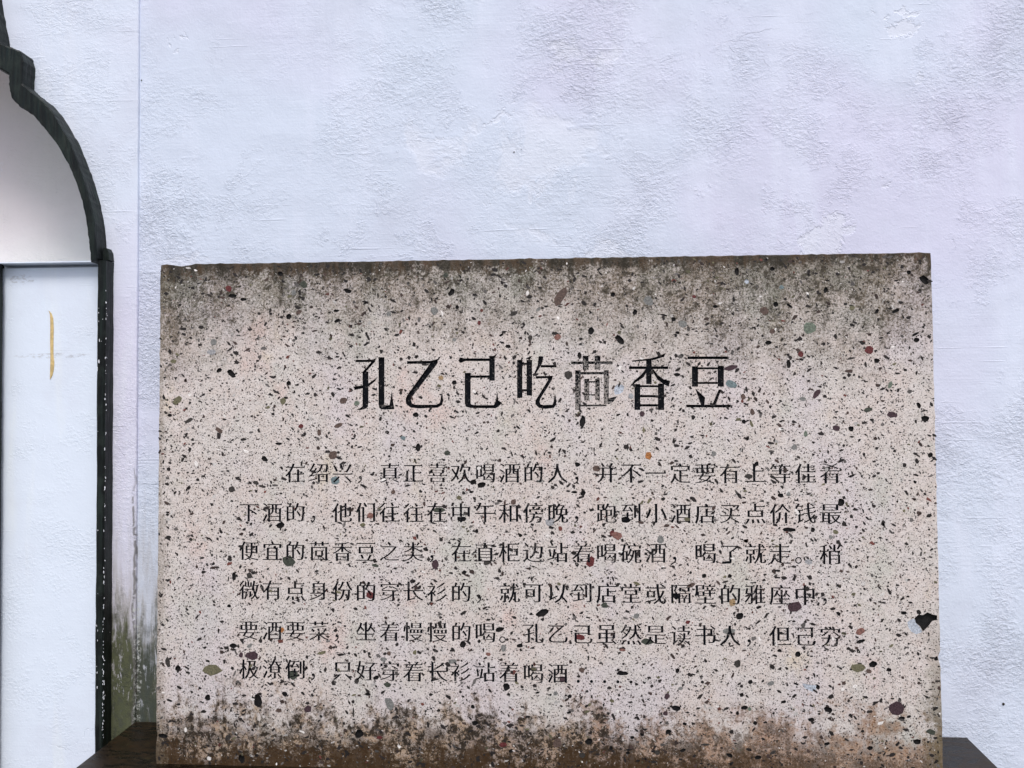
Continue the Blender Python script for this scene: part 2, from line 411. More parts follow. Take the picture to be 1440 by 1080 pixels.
# wall face with the opening cut out
XL = -6.0; ZT = 4.2
z_spr = on_y(127, 369, Y_LEFT).z
half = [(b.x - .006, b.z) for b in B_]
jx1 = on_y(136, 700, Y_LEFT).x; jx0 = on_y(158, 700, Y_LEFT).x
open_loop = [(2 * axis_x - x, z) for x, z in reversed(half)][:-1] + half if False else None
right_side = half + [(jx0 - .006, z_spr - .001), (jx0 - .006, 0.0)]
left_side = [(2 * axis_x - x, z) for (x, z) in right_side]
outline = [(XS, 0.0), (XS, ZT), (XL, ZT), (XL, 0.0)] + left_side[::-1] + right_side[1:]
vs2 = [Vector(q) for q in outline]
v2, e2, f2, _, _, _ = delaunay_2d_cdt(vs2, [], [list(range(len(vs2)))], 1, 1e-6)
# remove anything inside the opening
def pip(x, z, poly):
    c = False; n = len(poly); j = n - 1
    for i in range(n):
        xi, zi = poly[i]; xj, zj = poly[j]
        if (zi > z) != (zj > z) and x < (xj - xi) * (z - zi) / (zj - zi) + xi: c = not c
        j = i
    return c
keep = []
for f in f2:
    cx = sum(v2[i].x for i in f) / len(f); cz = sum(v2[i].y for i in f) / len(f)
    if pip(cx, cz, outline): keep.append(f)
vs = [L((v.x, Y_LEFT, v.y)) for v in v2]; fs = [tuple(f) for f in keep]
# the rounded return where the section meets the main wall
nb = len(vs)
prof = [(0, 0), (.0020, .0006), (.0034, .0026), (.0036, .012)]
NZ = 140
for k in range(NZ + 1):
    z = ZT * k / NZ; jx = (rnd.random() - .5) * .0008
    for (dx, dy) in prof: vs.append(L((XS + dx + (jx if dx else 0), Y_LEFT + dy, z)))
for k in range(NZ):
    for q in range(3):
        a = nb + k * 4 + q; fs.append((a, a + 1, a + 5, a + 4))
mesh('wall_face', vs, fs, M_LEFT, gate)
# recess: soffit following the arch, back plane
loop = [(2 * axis_x - a.x, a.z) for a in A_][::-1] + [(a.x, a.z) for a in A_][1:]
vs, fs = [], []
for (x, z) in loop: vs += [L((x, Y_AF + .03, z)), L((x, Y_TY, z))]
for i in range(len(loop) - 1): fs.append((2 * i, 2 * i + 1, 2 * i + 3, 2 * i + 2))
mesh('recess_soffit', vs, fs, M_TYMP, gate)
vs = [L((x, Y_TY - .002, z)) for (x, z) in loop]; mesh('tympanum', vs, [tuple(range(len(vs)))], M_TYMP, gate)
# ledge over the jamb panels and the jambs themselves (right one is in the picture, its mirror stands beyond the frame)
px0 = on_y(3, 700, Y_LEFT).x; px1 = on_y(134, 700, Y_LEFT).x
def mirror(x0, x1): return (2 * axis_x - x1, 2 * axis_x - x0)
def jamb_strip(x0, x1, ztop, name='jamb_moulding', yf=Y_LEFT - .036):
    vs, fs = [], []; m = 60
    for k in range(m + 1):
        z = ztop * k / m
        j = lambda a=.0007: rnd.uniform(-a, a)
        for (x, y) in ((x0, Y_LEFT + .03), (x0, yf + .003), (x0 + .003, yf), ((x0 + x1) / 2, yf + .0005), (x1 - .003, yf), (x1, yf + .003), (x1, Y_LEFT)):
            vs.append(L((x + j(), y + j(.0004), z)))
    for k in range(m):
        for q in range(6):
            a = k * 7 + q; fs.append((a, a + 1, a + 8, a + 7))
    fs.append(tuple(range(m * 7, m * 7 + 7)))
    return mesh(name, vs, fs, M_BLACK, gate)
s0 = on_y(134.5, 700, Y_LEFT - .036).x; s1 = on_y(146.2, 700, Y_LEFT - .036).x
js = jamb_strip(s0, s1, z_spr - .002)
jamb_strip(*mirror(s0, s1), z_spr - .002)
l1 = on_y(2.5, 560, Y_LEFT).x
jl = jamb_strip(l1 - .017, l1, z_spr - .002); jamb_strip(*mirror(l1 - .017, l1), z_spr - .002)
Y_PA = Y_LEFT + .012
for k, (a, b) in enumerate(((l1 - .01, s0 + .012), mirror(l1 - .01, s0 + .012))):
    bm = bmesh.new(); add_box(bm, a, b, Y_PA, Y_PA + .15, 0, z_spr - .0085, .002)
    p_ = from_bm('jamb_panel', bm, M_PANEL, gate); p_.location = -gate.location
    if k == 0: panel = p_
bm = bmesh.new(); lw = on_y(132, 369, Y_LEFT - .02).x
add_box(bm, 2 * axis_x - lw, lw, Y_LEFT - .010, Y_TY + .02, z_spr - .001, z_spr + .002, .0007)
add_box(bm, 2 * axis_x - lw, lw, Y_LEFT + .035, Y_TY + .019, z_spr - .03, z_spr - .0015)
led = from_bm('ledge', bm, M_PANEL, gate); led.location = -gate.location
# door leaf deep in the gateway (beyond the frame)
bm = bmesh.new(); add_box(bm, 2 * axis_x - l1 + .017, l1 - .017, Y_LEFT + .1, Y_LEFT + .14, 0.0, z_spr - .006)
dd = from_bm('door', bm, M_DARKWOOD, gate); dd.location = -gate.location
# small knob of paint where arch and jamb meet
kb = [on_y(*q, Y_LEFT - .02) for q in ((146, 348), (150, 349), (153, 355), (154, 366), (145, 366))]
vs = [L((q.x, Y_LEFT - .020, q.z)) for q in kb] + [L((q.x, Y_LEFT, q.z)) for q in kb]
n5 = len(kb); fs = [tuple(range(n5))] + [(i, n5 + i, n5 + (i + 1) % n5, (i + 1) % n5) for i in range(n5)]
mesh('moulding_stop', vs, fs, M_BLACK, gate)
# yellow dried mark on the panel, below the ledge
ml = [(69.0, 437, .6), (71.5, 441, 3.2), (73, 448, 4.6), (73.2, 462, 5.2), (73.0, 480, 5.4), (73.2, 500, 5.0), (73.8, 510, 5.8), (73.4, 520, 5.2), (72, 528, 3.5), (71, 533, .8)]
vs, fs = [], []
for (a, b, wd) in ml:
    wj = wd / 2
    for s_ in (-1, -.5, .5, 1):
        q = on_y(a + s_ * wj + rnd.uniform(-.3, .3), b, Y_PA); vs.append(q - gate.location + Vector((0, -.0006 - (.0008 if abs(s_) < 1 else 0), 0)))
for i in range(len(ml) - 1):
    for k in range(3): a = i * 4 + k; fs.append((a, a + 1, a + 5, a + 4))
ym = mesh('paint_drip', [tuple(v) for v in vs], fs, M_YEL, gate)
ym['label'] = 'dull yellow dried drip down the white panel'
# white chips along the arris of the jamb moulding
vs, fs = [], []
for k in range(120):
    py = rnd.choice((rnd.uniform(400, 1045), rnd.uniform(770, 1040))); px = 147.3 + rnd.gauss(0, .7) - (py - 700) * .0085
    if k % 9 == 0: px = 136 + rnd.uniform(-1, 3) - (py - 700) * .0085
    a = rnd.uniform(.3, .75); b = a * rnd.uniform(1.0, 4.2)
    if k == 3: px, py, a, b = 139, 508, 1.8, 3.2
    if k == 4: px, py, a, b = 137, 519, .7, 4
    c0 = len(vs); m = 6
    for i in range(m):
        t = i * math.tau / m; q = on_y(px + a * math.cos(t) * rnd.uniform(.6, 1.2), py + b * math.sin(t) * rnd.uniform(.6, 1.2), Y_LEFT - .0375)
        vs.append(tuple(q - gate.location))
    fs.append(tuple(range(c0, c0 + m)))
mesh('paint_chips', vs, fs, M_CHIP, gate)['kind'] = 'stuff'

# ------------------------------------------------------------------ base
bl = on_z(192, 1012, Z_BASE); bl2 = on_z(104, 1080, Z_BASE); br = on_z(1362, 1037, Z_BASE); br2 = on_z(1406, 1080, Z_BASE)
xl = (bl.x + bl2.x) / 2; xr = (br.x + br2.x) / 2; yb = min(bl.y, Y_LEFT - .004)
YF = -.30
def slope(a, b, y): t = (y - a.y) / (b.y - a.y); return a.x + (b.x - a.x) * t
lf, rf = slope(bl, bl2, YF), slope(br, br2, YF)
bt = empty('tablet_base', ((xl + xr) / 2, (yb + YF) / 2, 0))
tag(bt, 'low dark brown polished stone plinth carrying the inscribed tablet', 'plinth')
def prism(name, foot, z0, z1, bev, mat, parent):
    bm = bmesh.new(); lo = [bm.verts.new((x, y, z0)) for x, y in foot]; hi = [bm.verts.new((x, y, z1)) for x, y in foot]
    bm.faces.new(lo[::-1]); bm.faces.new(hi); n = len(foot)
    for i in range(n): bm.faces.new((lo[i], lo[(i + 1) % n], hi[(i + 1) % n], hi[i]))
    bmesh.ops.bevel(bm, geom=list(bm.edges), offset=bev, segments=2, affect='EDGES')
    o = from_bm(name, bm, mat, parent); o.location = -parent.location; return o
foot = [(slope(bl, bl2, yb), yb), (lf, YF), (rf, YF), (slope(br, br2, yb), yb)]
foot = [(lf, YF), (rf, YF), (slope(br, br2, yb), yb), (slope(bl, bl2, yb), yb)]
prism('top_slab', foot, Z_BASE - .12, Z_BASE, .004, M_BASE, bt)
cx_ = (lf + rf) / 2
foot2 = [(cx_ + (x - cx_) * .94, y if y > 0 else y + .05) for x, y in foot]
prism('pedestal', foot2, 0, Z_BASE - .12, .004, M_BASE, bt)

# ------------------------------------------------------------------ tablet
TL, TR = on_y(227, 373.5, 0), on_y(1308, 356.5, 0)
BLp, BRp = on_y(220.3, 1076, 0), on_y(1325, 1083, 0)
ORG = Vector((BLp.x, 0, Z_BASE))
tab = empty('stone_tablet', ORG)
tag(tab, 'upright conglomerate stone tablet carved with black Chinese writing on dark plinth', 'stone tablet')
def uv(px, py):
    q = on_y(px, py, 0) - ORG; return (q.x, q.z)
W = BRp.x - BLp.x; H = (TL.z + TR.z) / 2 - Z_BASE
M_STONE = stone(W, H)
# glyph outlines --------------------------------------------------------------
def song(loops, t=.012):
    """thin the level strokes of a plain face and give them small end wedges"""
    big = max(loops, key=lambda l: (max(p[0] for p in l) - min(p[0] for p in l)) * (max(p[1] for p in l) - min(p[1] for p in l)))
    ar = lambda l: sum(a[0] * b[1] - b[0] * a[1] for a, b in zip(l, l[1:] + l[:1])) / 2
    sg = 1 if ar(big) > 0 else -1
    res = []; wedges = []
    for lp in loops:
        pts = [p for i, p in enumerate(lp) if math.hypot(p[0] - lp[i - 1][0], p[1] - lp[i - 1][1]) > 1e-4]
        if sg < 0: pts = pts[::-1]
        n = len(pts); new = []
        E = []
        for i in range(n):
            a, b = pts[i], pts[(i + 1) % n]; dx, dy = b[0] - a[0], b[1] - a[1]; l = math.hypot(dx, dy)
            nx, ny = dy / l, -dx / l                       # outward for a counter-clockwise outline
            E.append((nx, ny, t * ny * ny - .016 * nx * nx, l))
        for i in range(n):
            a, b = E[i - 1], E[i]; p = pts[i]
            det = a[0] * b[1] - a[1] * b[0]
            if abs(det) > .25:
                c1, c2 = -a[2], -b[2]
                dx = (c1 * b[1] - a[1] * c2) / det; dy = (a[0] * c2 - c1 * b[0]) / det
            else:
                dx = -(a[0] * a[2] + b[0] * b[2]) / 2; dy = -(a[1] * a[2] + b[1] * b[2]) / 2
            m = math.hypot(dx, dy)
            if m > .04: dx, dy = dx * .04 / m, dy * .04 / m
            new.append((p[0] + dx, p[1] + dy))
        res.append(new)
        for i in range(n):
            e, pe, ne = E[i], E[i - 1], E[(i + 1) % n]
            x0, y0 = new[i]; x1, y1 = new[(i + 1) % n]
            if e[0] > .95 and .045 < e[3] < .10 and ne[1] > .97 and pe[1] < -.97 and ne[3] > .12:      # free right end
                yt = max(y0, y1); wedges.append([(x1 - .085, yt - .012), (x1 + .012, yt - .012), (x1 - .022, yt + .050)])
            elif e[0] > .97 and e[3] > .14 and ne[1] > .97 and ne[3] > .14:                                # top right corner
                wedges.append([(x1 - .07, y1 - .006), (x1 + .012, y1 - .03), (x1 - .002, y1 + .030)])
    return res, wedges
def glyph(ch, cache={}):
    if ch in cache: return cache[ch]
    cu = bpy.data.curves.new('t', 'FONT'); cu.body = ch; cu.resolution_u = 3
    o = bpy.data.objects.new('t', cu); C.objects.link(o)
    c2 = o.to_curve(bpy.context.evaluated_depsgraph_get()); loops = []
    for sp in c2.splines:
        bp = sp.bezier_points; lp = []
        if len(bp):
            for i in range(len(bp)):
                a, b = bp[i], bp[(i + 1) % len(bp)]
                st = abs((a.handle_right - a.co).cross(b.co - a.co).z) < 1e-5 and abs((b.handle_left - b.co).cross(b.co - a.co).z) < 1e-5
                seg = [a.co] if st else interpolate_bezier(a.co, a.handle_right, b.handle_left, b.co, 4)[:-1]
                lp += [(q.x, q.y) for q in seg]
        else: lp = [(q.co.x, q.co.y) for q in sp.points]
        if len(lp) > 2: loops.append(lp)
    o.to_curve_clear(); bpy.data.objects.remove(o); bpy.data.curves.remove(cu)
    if ch not in '，。': loops, wd = song(loops)
    else: wd = []
    cache[ch] = (loops, wd); return cache[ch]

def ccw(l):
    a = sum(p[0] * q[1] - q[0] * p[1] for p, q in zip(l, l[1:] + l[:1])); return l if a > 0 else l[::-1]
regions = []          # dict(loops, depth, name, mat, label)
ROWS = [("　　在绍兴，真正喜欢喝酒的人，并不一定要有上等佳肴", 664.8, 665.8), ("下酒的，他们往往在中午和傍晚，跑到小酒店买点价钱最", 720.2, 722.2),
        ("便宜的茴香豆之类，在直柜边站着喝碗酒，喝了就走。稍", 774.8, 779.2), ("微有点身份的穿长衫的，就可以到店堂或隔壁的雅座中，", 830.0, 837.0),
        ("要酒要菜，坐着慢慢的喝。孔乙己虽然是读书人，但己穷", 886.0, 895.3), ("极潦倒，只好穿着长衫站着喝酒", 940.6, 952.5)]
EM = .0418
for row, ya, yb_ in ROWS:
    for i, ch in enumerate(row):
        if ch == '　': continue
        px = 350 + 32.6 * i + .0618 * i * i; py = ya + (yb_ - ya) * (px - 350) / 815
        cu_, cv_ = uv(px + rnd.uniform(-.5, .5), py + rnd.uniform(-.5, .5)); sc = EM * rnd.uniform(.98, 1.02)
        lo, wd = glyph(ch)
        T = lambda p: (cu_ + (p[0] - .5) * sc, cv_ + (p[1] - .38) * sc)
        regions.append(dict(loops=[[T(p) for p in l] for l in lo] + [ccw([T(p) for p in l]) for l in wd], depth=.0016, name='carved_character', mat=M_INK))
for k in range(2):
    lo = []
    for q in range(3):
        px = 813.2 + 18.55 * (k * 3 + q); c_ = uv(px, 958.1 + .013 * (px - 813))
        lo.append([(c_[0] + .0032 * math.cos(t * math.tau / 8), c_[1] + .0032 * math.sin(t * math.tau / 8)) for t in range(8)])
    regions.append(dict(loops=lo, depth=.0016, name='carved_dots', mat=M_INK))

# title, stroke by stroke (drawn on a 4.8x grid over the heading)
def ST(ox, pts, w):
    w = w * 1.06 + 1.5
    (x0, y0), (x1, y1) = pts; dx, dy = x1 - x0, y1 - y0; l = math.hypot(dx, dy); nx, ny = -dy / l * w / 2, dx / l * w / 2
    return [(x0 + nx, y0 + ny), (x1 + nx, y1 + ny), (x1 - nx, y1 - ny), (x0 - nx, y0 - ny)]
A0, A1 = 480, 760
TITLE = [
 (A0, [((95,133),(218,131),14), ((163,203),(163,422),36), ((271,107),(271,432),36)],
      [[(212,124),(234,112),(229,136),(164,208),(142,208),(203,139)], [(145,415),(181,415),(180,440),(165,455),(130,464),(98,462),(125,452),(143,438)],
       [(85,305),(140,298),(185,283),(245,240),(225,272),(185,303),(130,320),(88,328)],
       [(253,425),(289,425),(293,432),(325,430),(330,400),(342,330),(348,395),(353,430),(358,458),(300,461),(270,459),(255,448)]], M_INK),
 (A0, [((443,143),(604,141),17)],
      [[(598,134),(653,118),(650,148),(480,372),(470,395),(478,420),(505,428),(640,428),(665,415),(680,335),(688,400),(680,430),(650,448),(520,453),(465,446),(436,420),(434,388),(445,362),(598,152)]], M_INK),
 (A0, [((812,124),(1008,124),16), ((1017,98),(1017,266),34), ((868,238),(1003,238),14), ((853,213),(853,424),36)],
      [[(1028,98),(1056,80),(1036,112)], [(800,108),(822,112),(840,132),(806,146),(790,134)], [(835,415),(871,415),(876,425),(900,431),(1030,430),(1042,400),(1052,338),(1060,400),(1086,415),(1062,440),(1040,452),(870,450),(838,440)]], M_INK),
 (A0, [((1204,125),(1204,382),32), ((1269,125),(1269,366),34), ((1218,152),(1255,152),12), ((1218,330),(1255,330),12), ((1346,168),(1452,168),14), ((1312,243),(1405,241),14)],
      [[(1332,100),(1365,102),(1355,150),(1312,220),(1290,247),(1325,160)], [(1398,233),(1428,232),(1422,260),(1345,385),(1338,410),(1345,425),(1365,430),(1425,428),(1432,410),(1442,350),(1452,400),(1451,427),(1435,449),(1380,456),(1335,450),(1310,425),(1310,400),(1395,262)], [(1250,112),(1290,96),(1268,128)]], M_INK),
 (A1, [((207,145),(487,144),16), ((305,97),(305,193),36), ((385,97),(385,191),36), ((253,195),(253,464),34), ((266,215),(445,215),14), ((444,195),(444,422),30), ((268,434),(446,432),10), ((313,253),(313,401),30), ((385,253),(385,396),28), ((325,273),(375,273),8), ((325,362),(375,362),8)],
      [[(438,402),(468,382),(520,370),(490,410),(460,426),(438,422)]], M_INK_W),
 (A1, [((597,178),(863,178),16), ((732,122),(732,289),34), ((654,288),(654,463),36), ((814,285),(814,463),38), ((668,303),(800,303),12), ((670,370),(782,370),14), ((668,432),(800,432),14)],
      [[(615,130),(740,115),(805,98),(845,78),(835,105),(760,127),(620,138)], [(712,185),(727,195),(692,245),(640,280),(594,317),(630,270),(680,225)], [(748,186),(765,190),(790,225),(830,255),(876,268),(866,306),(835,292),(790,260)]], M_INK),
 (A1, [((993,111),(1266,111),16), ((1043,168),(1043,306),38), ((1217,165),(1217,306),38), ((1058,182),(1202,182),12), ((1058,281),(1202,281),12), ((985,437),(1281,437),16)],
      [[(1045,318),(1112,380),(1106,432),(1084,432)], [(1203,325),(1222,325),(1182,432),(1158,432)]], M_INK)]
for ox, sts, pol, mt in TITLE:
    ls = [ST(ox, (a, b), w_) for a, b, w_ in sts] + pol
    lo = [ccw([uv(ox + x / 4.8, 480 + y / 4.8) for x, y in l]) for l in ls]
    regions.append(dict(loops=lo, depth=.0045, name='carved_title_character', mat=mt))
NCH = len(regions)

# pebbles and pits --------------------------------------------------------------
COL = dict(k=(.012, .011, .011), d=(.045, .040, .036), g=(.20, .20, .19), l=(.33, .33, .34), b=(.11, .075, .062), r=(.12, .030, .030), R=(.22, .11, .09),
           o=(.15, .14, .085), v=(.055, .062, .048), t=(.32, .22, .12), w=(.46, .50, .56), s=(.16, .21, .22), p=(.06, .035, .042), G=(.15, .18, .14), O=(.36, .15, .05))
PM = {}
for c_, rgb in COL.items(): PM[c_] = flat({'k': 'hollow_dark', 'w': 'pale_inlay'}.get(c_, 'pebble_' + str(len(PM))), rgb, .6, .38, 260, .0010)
PEB = """322 406 10 9 0 r;327 416 12 6 0 k;342 421 10 5 0 k;427 400 12 10 0 v;413 411 8 9 40 g;394 385 8 7 0 k;489 409 12 7 20 k;611 437 11 12 0 g;420 439 10 6 -30 b;406 445 9 8 0 k;300 481 10 10 30 g;297 495 14 8 0 l;473 437 9 4 0 k;474 451 9 5 -20 k;547 441 7 7 0 g;325 525 9 15 -40 k;308 521 9 6 -30 k;250 563 15 10 -40 o;266 591 14 5 -30 d;239 584 7 5 0 k;398 564 9 10 0 o;308 605 12 7 35 b;423 599 8 6 -20 r;476 598 13 6 -20 b;483 563 12 9 -25 b;406 539 7 7 0 k;468 640 14 11 -50 b;372 645 11 8 50 k;588 629 8 12 10 k;392 624 11 4 0 k;244 508 10 6 0 o;449 608 6 9 0 b;585 583 8 7 0 k;567 616 8 6 0 s;
1300 394 17 12 35 k;1278 383 7 6 0 k;1138 461 19 16 0 G;1222 492 14 14 0 r;1126 498 9 8 0 r;1109 512 7 15 0 k;1148 554 16 8 -50 p;1233 507 9 7 20 k;1260 437 12 6 -25 k;1289 478 9 7 0 k;1252 541 6 12 20 G;1221 576 14 7 -12 v;1255 583 16 9 0 p;1301 589 12 9 0 k;1292 570 6 10 -20 k;1176 602 12 9 0 p;1197 603 9 8 -40 k;1161 408 7 9 20 k;1129 561 10 6 0 g;1133 610 6 9 0 G;1117 629 9 8 0 g;1308 640 7 9 30 k;1198 433 9 7 0 o;1233 438 5 9 30 k;1287 470 12 4 -30 k;1197 504 12 3 -10 d;
799 527 12 12 0 d;952 527 10 5 0 k;1028 517 20 8 -10 p;1028 540 18 11 10 s;870 547 18 15 -45 w;819 593 9 19 10 k;815 500 6 10 0 k;903 582 9 8 -30 p;1058 579 7 9 -20 b;1045 558 8 9 0 b;887 557 8 8 0 l;1046 593 7 7 0 k;639 538 7 7 0 k;620 531 7 7 0 t;669 553 6 5 0 k;584 583 8 6 0 k;714 487 7 6 0 k;483 562 8 6 0 g;502 567 8 7 0 G;
394 739 13 10 -15 k;406 789 18 18 -20 v;471 675 13 12 30 s;326 688 9 10 40 d;360 679 9 6 15 d;369 684 12 4 15 d;521 725 10 9 0 R;510 738 9 6 0 o;617 717 19 8 5 v;553 692 7 6 -30 b;612 794 10 14 10 p;528 795 10 5 10 v;387 770 8 4 40 k;629 637 10 8 0 v;666 678 10 8 -30 k;677 682 12 9 -20 k;663 692 8 4 0 k;838 659 13 9 0 b;812 653 9 6 20 k;820 693 8 9 30 k;808 692 10 4 0 k;649 730 14 8 0 k;760 676 9 5 0 g;773 734 15 11 0 l;722 706 9 9 0 b;868 753 18 12 20 R;861 750 7 9 -20 r;831 790 13 17 20 r;732 753 6 6 0 k;670 747 6 6 0 k;880 731 14 9 10 k;685 791 12 7 -10 d;
912 641 11 12 -20 O;1064 652 7 7 0 k;1098 697 9 7 20 k;1109 695 6 6 0 g;1183 706 11 12 0 k;1110 745 19 7 0 k;1143 745 6 8 30 k;929 759 10 12 0 g;1175 748 9 6 20 o;1021 791 14 4 -10 k;1053 670 12 7 0 d;1004 638 7 8 0 g;1198 669 11 4 -20 k;1137 790 12 8 0 l;1168 755 6 6 0 g;329 810 7 12 0 k;351 809 9 8 20 d;520 837 12 12 0 r;354 922 18 13 0 p;328 908 11 8 0 k;339 921 6 9 0 p;351 908 9 6 -30 g;452 918 14 5 -15 o;412 949 14 15 0 v;397 886 6 8 20 O;547 919 6 7 0 b;539 927 10 6 0 g;502 957 7 10 20 d;529 953 9 6 -25 k;545 963 11 7 10 v;322 852 6 5 0 k;
762 862 20 10 -18 k;703 885 13 8 -10 k;651 906 9 11 0 k;816 896 13 9 20 r;731 908 10 6 -10 k;708 911 8 10 0 g;875 947 18 6 0 k;712 966 10 12 10 k;850 851 11 9 0 v;895 866 10 7 -30 g;910 902 20 9 0 v;818 942 10 8 10 b;791 955 10 10 0 p;636 930 12 7 0 g;687 920 8 6 10 R;875 914 10 4 0 R;653 805 8 6 -20 k;
1117 853 21 14 -12 p;972 823 14 6 -25 b;1030 847 10 11 20 t;1040 867 12 10 -25 k;967 875 8 6 0 r;1025 887 20 8 0 g;1037 933 11 11 0 d;1122 920 9 9 0 k;1150 966 6 9 -30 k;1120 962 8 3 25 k;1084 961 10 6 -20 g;953 943 6 8 0 k;1055 959 8 6 -20 k;990 810 7 6 -40 k;1026 810 7 6 0 k;1179 863 8 5 40 k;1096 915 7 5 0 k;951 838 12 10 30 k;
1210 888 14 9 -35 R;1210 902 14 5 -15 k;1271 862 10 6 0 k;1206 939 21 12 -8 o;1228 934 13 11 20 k;1222 944 9 6 20 b;1250 942 8 6 0 k;1261 996 21 19 0 p;1165 998 15 8 20 k;1141 1012 11 7 0 k;1309 1029 14 8 20 v;1290 1043 11 8 0 k;1223 1052 9 7 0 k;1163 1046 9 5 -15 k;1317 926 8 6 -20 k;1268 1010 10 5 0 k;1278 1008 7 4 -20 k;
298 942 28 16 5 o;236 931 8 16 -10 d;250 940 9 9 0 k;292 981 8 9 0 k;363 985 13 22 -10 k;400 976 8 7 30 k;433 997 11 10 0 p;505 1032 14 14 0 k;548 990 11 20 -30 g;340 1067 10 14 0 k;392 999 9 6 0 b;321 1037 8 11 20 d;229 1035 15 7 10 k;517 976 8 6 0 k;534 1037 9 5 0 r;497 1002 3 16 0 d;
788 417 13 30 35 b;635 411 8 12 35 k;627 387 9 8 0 v;722 441 11 7 -20 d;757 435 9 5 -35 g;831 465 9 11 0 k;715 487 7 6 0 k;643 432 6 6 0 k;746 475 7 8 20 d;639 478 7 5 0 g;674 454 5 8 0 r;831 465 8 10 10 k;784 474 10 10 0 R;705 471 7 4 -30 k;912 423 16 12 30 g;893 439 7 9 20 k;960 456 14 10 20 g;1006 431 7 5 0 k;1036 382 7 12 0 k;1050 396 7 7 0 w;1075 437 13 12 0 b;1086 378 7 6 0 k;1091 428 8 8 0 k;1110 430 11 4 35 k;947 449 7 6 0 k;933 443 12 3 10 k;1086 466 9 8 0 b;1081 482 10 7 0 k;953 468 7 5 0 k;872 478 10 17 -45 k;1099 404 7 6 0 s;976 417 6 5 0 r;862 414 7 7 0 k;
668 1017 10 7 0 k;707 1047 13 8 -8 r;719 1056 8 6 -20 k;828 1043 11 10 0 k;784 1045 14 13 0 b;665 994 6 7 -30 k;819 1062 9 8 0 d;859 1052 6 7 0 k;801 979 6 6 0 k;800 1002 7 4 -20 k;781 975 7 7 0 g;772 968 7 4 -20 d;756 974 7 3 -15 k;951 996 14 8 10 k;938 979 8 9 0 p;936 1003 7 7 0 p;940 1029 9 7 -20 k;903 1033 7 5 0 k;889 1037 7 5 0 k;963 1018 7 5 20 k;1043 977 8 6 -15 k;1047 995 11 7 -10 k;1054 997 6 6 0 G;1037 1003 5 7 0 k;1062 1017 6 6 0 k;1102 987 8 5 -15 k;992 1047 14 3 0 d;960 1055 9 5 -20 k;1026 1062 10 7 20 k;1066 1065 11 6 -10 k;1087 1058 9 5 -30 d;924 1058 8 7 0 d;883 1059 6 5 0 k;957 968 7 5 0 g;903 963 0 0 0 k"""
nice = {'k': None, 'd': 'charcoal pebble', 'g': 'grey pebble', 'l': 'light grey pebble', 'b': 'brown pebble', 'r': 'dark red pebble', 'R': 'rose pebble', 'o': 'olive pebble',
        'v': 'dark green pebble', 't': 'tan pebble', 'w': 'whitish inlay', 's': 'blue grey pebble', 'p': 'purplish brown pebble', 'G': 'grey green pebble', 'O': 'rust orange pebble'}
prnd = random.Random(21)
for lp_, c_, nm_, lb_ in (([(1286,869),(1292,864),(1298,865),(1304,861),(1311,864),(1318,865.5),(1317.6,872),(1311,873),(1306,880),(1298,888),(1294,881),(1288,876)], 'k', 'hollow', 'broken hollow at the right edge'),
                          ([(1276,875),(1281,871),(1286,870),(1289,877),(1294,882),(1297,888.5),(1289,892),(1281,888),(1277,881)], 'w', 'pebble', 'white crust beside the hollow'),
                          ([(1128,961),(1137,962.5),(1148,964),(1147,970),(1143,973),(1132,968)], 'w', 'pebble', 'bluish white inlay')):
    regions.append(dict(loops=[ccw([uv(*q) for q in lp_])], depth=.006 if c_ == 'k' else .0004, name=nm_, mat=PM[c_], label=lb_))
for it in PEB.replace('\n', '').split(';'):
    x, y, w_, h_, an, c_ = it.split(); x, y, w_, h_, an = map(float, (x, y, w_, h_, an))
    if w_ < 1: continue
    m = prnd.choice((6, 7, 8, 9)); lp = []; a0 = prnd.uniform(0, 6)
    for i in range(m):
        t = a0 + (i + prnd.uniform(-.25, .25)) * math.tau / m; k = prnd.uniform(.82, 1.12)
        ax, ay = math.cos(t) * w_ / 2 * k, math.sin(t) * h_ / 2 * k; r_ = math.radians(an)
        lp.append(uv(x + ax * math.cos(r_) - ay * math.sin(r_), y + ax * math.sin(r_) + ay * math.cos(r_)))
    big = max(w_, h_)
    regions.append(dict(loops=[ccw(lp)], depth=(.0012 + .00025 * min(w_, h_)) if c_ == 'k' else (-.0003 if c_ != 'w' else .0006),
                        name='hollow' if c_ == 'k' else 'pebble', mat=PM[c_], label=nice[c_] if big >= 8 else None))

# outline of the front face, a little uneven
def edge(a, b, n, amp):
    res = []
    for i in range(n):
        t = i / n; p = (a[0] + (b[0] - a[0]) * t, a[1] + (b[1] - a[1]) * t); l = math.hypot(b[0] - a[0], b[1] - a[1])
        nx, ny = -(b[1] - a[1]) / l, (b[0] - a[0]) / l; d = -abs(prnd.gauss(0, amp)) if i else 0
        res.append((p[0] - nx * d * -1, p[1] - ny * d * -1))
    return res
cBL, cBR, cTR, cTL = (0, 0), (W, 0), (TR.x - ORG.x, TR.z - ORG.z), (TL.x - ORG.x, TL.z - ORG.z)
outl = edge(cBL, cBR, 60, .0004) + edge(cBR, cTR, 90, .0006) + edge(cTR, cTL, 150, .0008) + edge(cTL, cBL, 90, .0006)
# chipped places on the arris
def chip(cx, cz, r, dx, dz):
    for i, (a, b) in enumerate(outl):
        d = math.hypot(a - cx, b - cz)
        if d < r: outl[i] = (a + dx * (1 - d / r), b + dz * (1 - d / r))
q = uv(256, 373); chip(q[0], q[1], .03, 0, -.004)
q = uv(1321, 926); chip(q[0], q[1], .015, -.005, 0)
q = uv(222, 1032); chip(q[0], q[1], .012, .003, 0)

